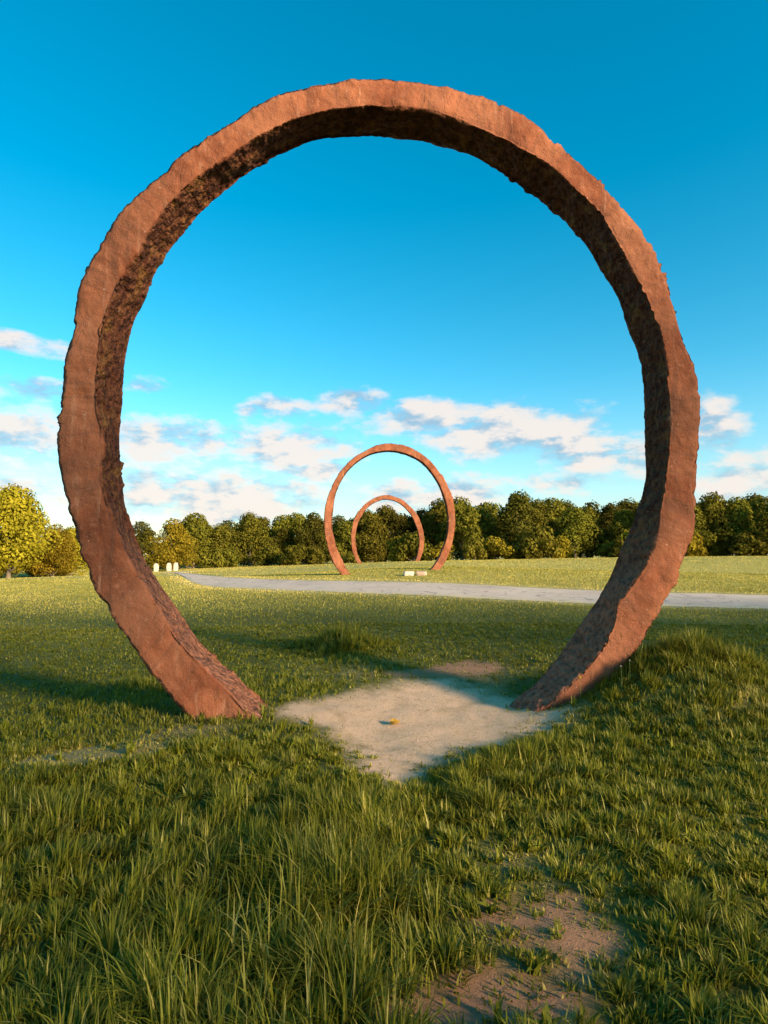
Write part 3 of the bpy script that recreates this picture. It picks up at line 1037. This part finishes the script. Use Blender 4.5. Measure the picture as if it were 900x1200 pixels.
# loose dry stalks on the worn earth
rg = np.random.default_rng(91)
x = rg.uniform(-4.2, 2.6, 90000)
y = rg.uniform(3.0, 8.2, 90000)
b_, r_, d_, L_ = masks(x, y)
k = rg.uniform(0, 1, len(x)) < (b_ * .22 + d_ * .45 * (1 - b_) + r_ * .15)
x, y = x[k], y[k]
m = len(x)
blades('straw', x, y, rg.uniform(.02, .09, m), rg.uniform(.002, .004, m), rg.uniform(0, 1, m), rg.uniform(.15, 1.0, m), 2, .3,
       'scattered dry stalks on the worn earth', rg, flat=0.9)

# ------------------------------------------------------------------ small things
def simple_mat(name, a, b, scale=30, rough=0.8):
    m, t, p = principled(name, rough, 0.25)
    tcn = t.node('ShaderNodeTexCoord')
    t.l.new(t.mix(t.noise(tcn.outputs['Object'], scale, 4, 0.65), a, b), p.inputs['Base Color'])
    return m


M_LEAF = simple_mat('dead_leaf', (0.22, 0.12, 0.02), (0.50, 0.30, 0.05))
M_STEM = simple_mat('flower_stem', (0.06, 0.10, 0.02), (0.12, 0.16, 0.04))
M_PETAL = simple_mat('yellow_petal', (0.70, 0.50, 0.02), (0.85, 0.66, 0.05))
M_WHITE = simple_mat('white_paint', (0.42, 0.36, 0.29), (0.58, 0.51, 0.42), 6)
M_STONE = simple_mat('pale_stone', (0.36, 0.31, 0.25), (0.60, 0.53, 0.44), 5)
M_STONE2 = simple_mat('pinkish_stone', (0.34, 0.23, 0.17), (0.52, 0.37, 0.28), 5)

# fallen leaf, curled, on the bare earth
g = ground(463, 850)
gz = float(terrain(np.array([g[0]]), np.array([g[1]]))[0])
root = empty('fallen_leaf', (g[0], g[1], gz), .5)
nu, nv = 17, 9
U, Vv = np.meshgrid(np.linspace(0, 1, nu), np.linspace(-1, 1, nv), indexing='ij')
prof = np.sin(np.pi * U ** .8) ** .8 * (1 + .18 * np.sin(U * 26)) * 0.042
lx = (U - .5) * .11
ly = Vv * prof
lz = 0.012 + 0.045 * (Vv ** 2) * np.sin(np.pi * U) + 0.030 * (U - .5) ** 2 * 4 * .6 + .004 * np.sin(U * 14 + Vv * 4)
mesh_np('leaf_blade', np.stack([lx, ly, lz], -1).reshape(-1, 3), grid_faces(nu, nv), M_LEAF, root)
v, f = tube([(-.055, 0, .028), (-.075, .006, .016), (-.10, .004, .010)], [.0022, .002, .0016], 6)
mesh_np('leaf_stalk', v, f, M_STEM, root)
tag(root, 'curled yellow-brown fallen leaf lying alone on the bare earth', 'leaf')


def flower(px, py, h, white, label, name):
    g = ground(px, py)
    gz = float(terrain(np.array([g[0]]), np.array([g[1]]))[0])
    root = empty(name, (g[0], g[1], gz))
    v, f = tube([(0, 0, -.01), (.006, .003, h * .5), (.003, 0, h)], [.0025, .002, .0018], 6)
    mesh_np('stem', v, f, M_STEM, root)
    rg = np.random.default_rng(int(px))
    np_ = 48
    gth = rg.uniform(0, 2 * np.pi, np_)
    phi = rg.uniform(0.05, 1.35 if not white else 1.7, np_)
    ln = .022 if not white else .015
    d = np.stack([np.cos(gth) * np.sin(phi), np.sin(gth) * np.sin(phi), np.cos(phi)], -1)
    sd_ = np.stack([-np.sin(gth), np.cos(gth), 0 * gth], -1)
    c0 = np.array([.003, 0, h])
    q = np.stack([c0 + 0 * d, c0 + d * ln * .6 - sd_ * .0028, c0 + d * ln, c0 + d * ln * .6 + sd_ * .0028], 1).reshape(-1, 3)
    mesh_np('flower_head', q, np.arange(np_ * 4).reshape(-1, 4), M_WHITE if white else M_PETAL, root, smooth=False)
    tag(root, label, 'flower')


flower(680, 822, .22, False, 'single yellow dandelion in the turf below the right foot of the large ring', 'dandelion')
flower(728, 806, .20, True, 'white clover head in the turf banked against the large ring, nearer the dandelion', 'clover_flower')
flower(738, 800, .21, True, 'white clover head in the turf banked against the large ring, farther from the dandelion', 'clover_flower')


def slab(name, x, y, L_, D_, H_, rz, mat, seed, label, cat, round_top=False, group=None):
    """weathered block with rounded, uneven edges"""
    n = 9
    vs, fs, o = [], [], 0
    lin = np.linspace(-1, 1, n)
    U, V_ = np.meshgrid(lin, lin, indexing='ij')
    one = np.ones_like(U)
    for sgn in (1, -1):
        for ax in range(3):
            comp = [None] * 3
            comp[ax] = one * sgn
            comp[(ax + 1) % 3] = U
            comp[(ax + 2) % 3] = V_ * sgn
            vs.append(np.stack(comp, -1).reshape(-1, 3))
            fs.append(grid_faces(n, n) + o)
            o += n * n
    V = np.concatenate(vs)
    F = np.concatenate(fs)
    rnd = V / (np.sum(np.abs(V) ** 7, axis=1) ** (1 / 7))[:, None]
    if round_top:
        k = np.clip((rnd[:, 2] - .1) / .9, 0, 1)
        rnd[:, 0] *= np.sqrt(np.clip(1 - .75 * k ** 3, 0.05, 1))
    P = rnd * np.array([L_ / 2, D_ / 2, H_ / 2])
    P += (rnd * fbm(rnd * 1.7 + seed, 3, seed)[:, None]) * 0.05 * min(L_, H_)
    P[:, 2] += H_ / 2 - 0.04
    ob = mesh_np(name, P, F, mat)
    ob.location = (x, y, float(terrain(np.array([x]), np.array([y]))[0]))
    ob.rotation_euler = (0, 0, rz)
    return tag(ob, label, cat, group)


a = at(479, 676, 27.0)
slab('stone_block', a[0], a[1], .46, .34, .23, .1, M_STONE, 3, 'whitish low stone block in the grass before the middle ring', 'stone')
a = at(494, 676, 27.0)
slab('stone_block', a[0], a[1], .46, .36, .21, -.15, M_STONE2, 8, 'pinkish low stone block beside the white one before the middle ring', 'stone')
for px, d, lab in [(184, 73, 'white upright slab standing alone at the foot of the golden-olive tree'),
                   (199, 73, 'white upright slab of a close pair under the golden-olive tree, nearer the lone slab'),
                   (207, 73.3, 'white upright slab of a close pair under the golden-olive tree, farther from the lone slab')]:
    slab('marker_slab', px_x(px, d), d, .55, .2, 1.05, .1, M_WHITE, int(px), lab, 'marker', True, 'white slabs under the tree')
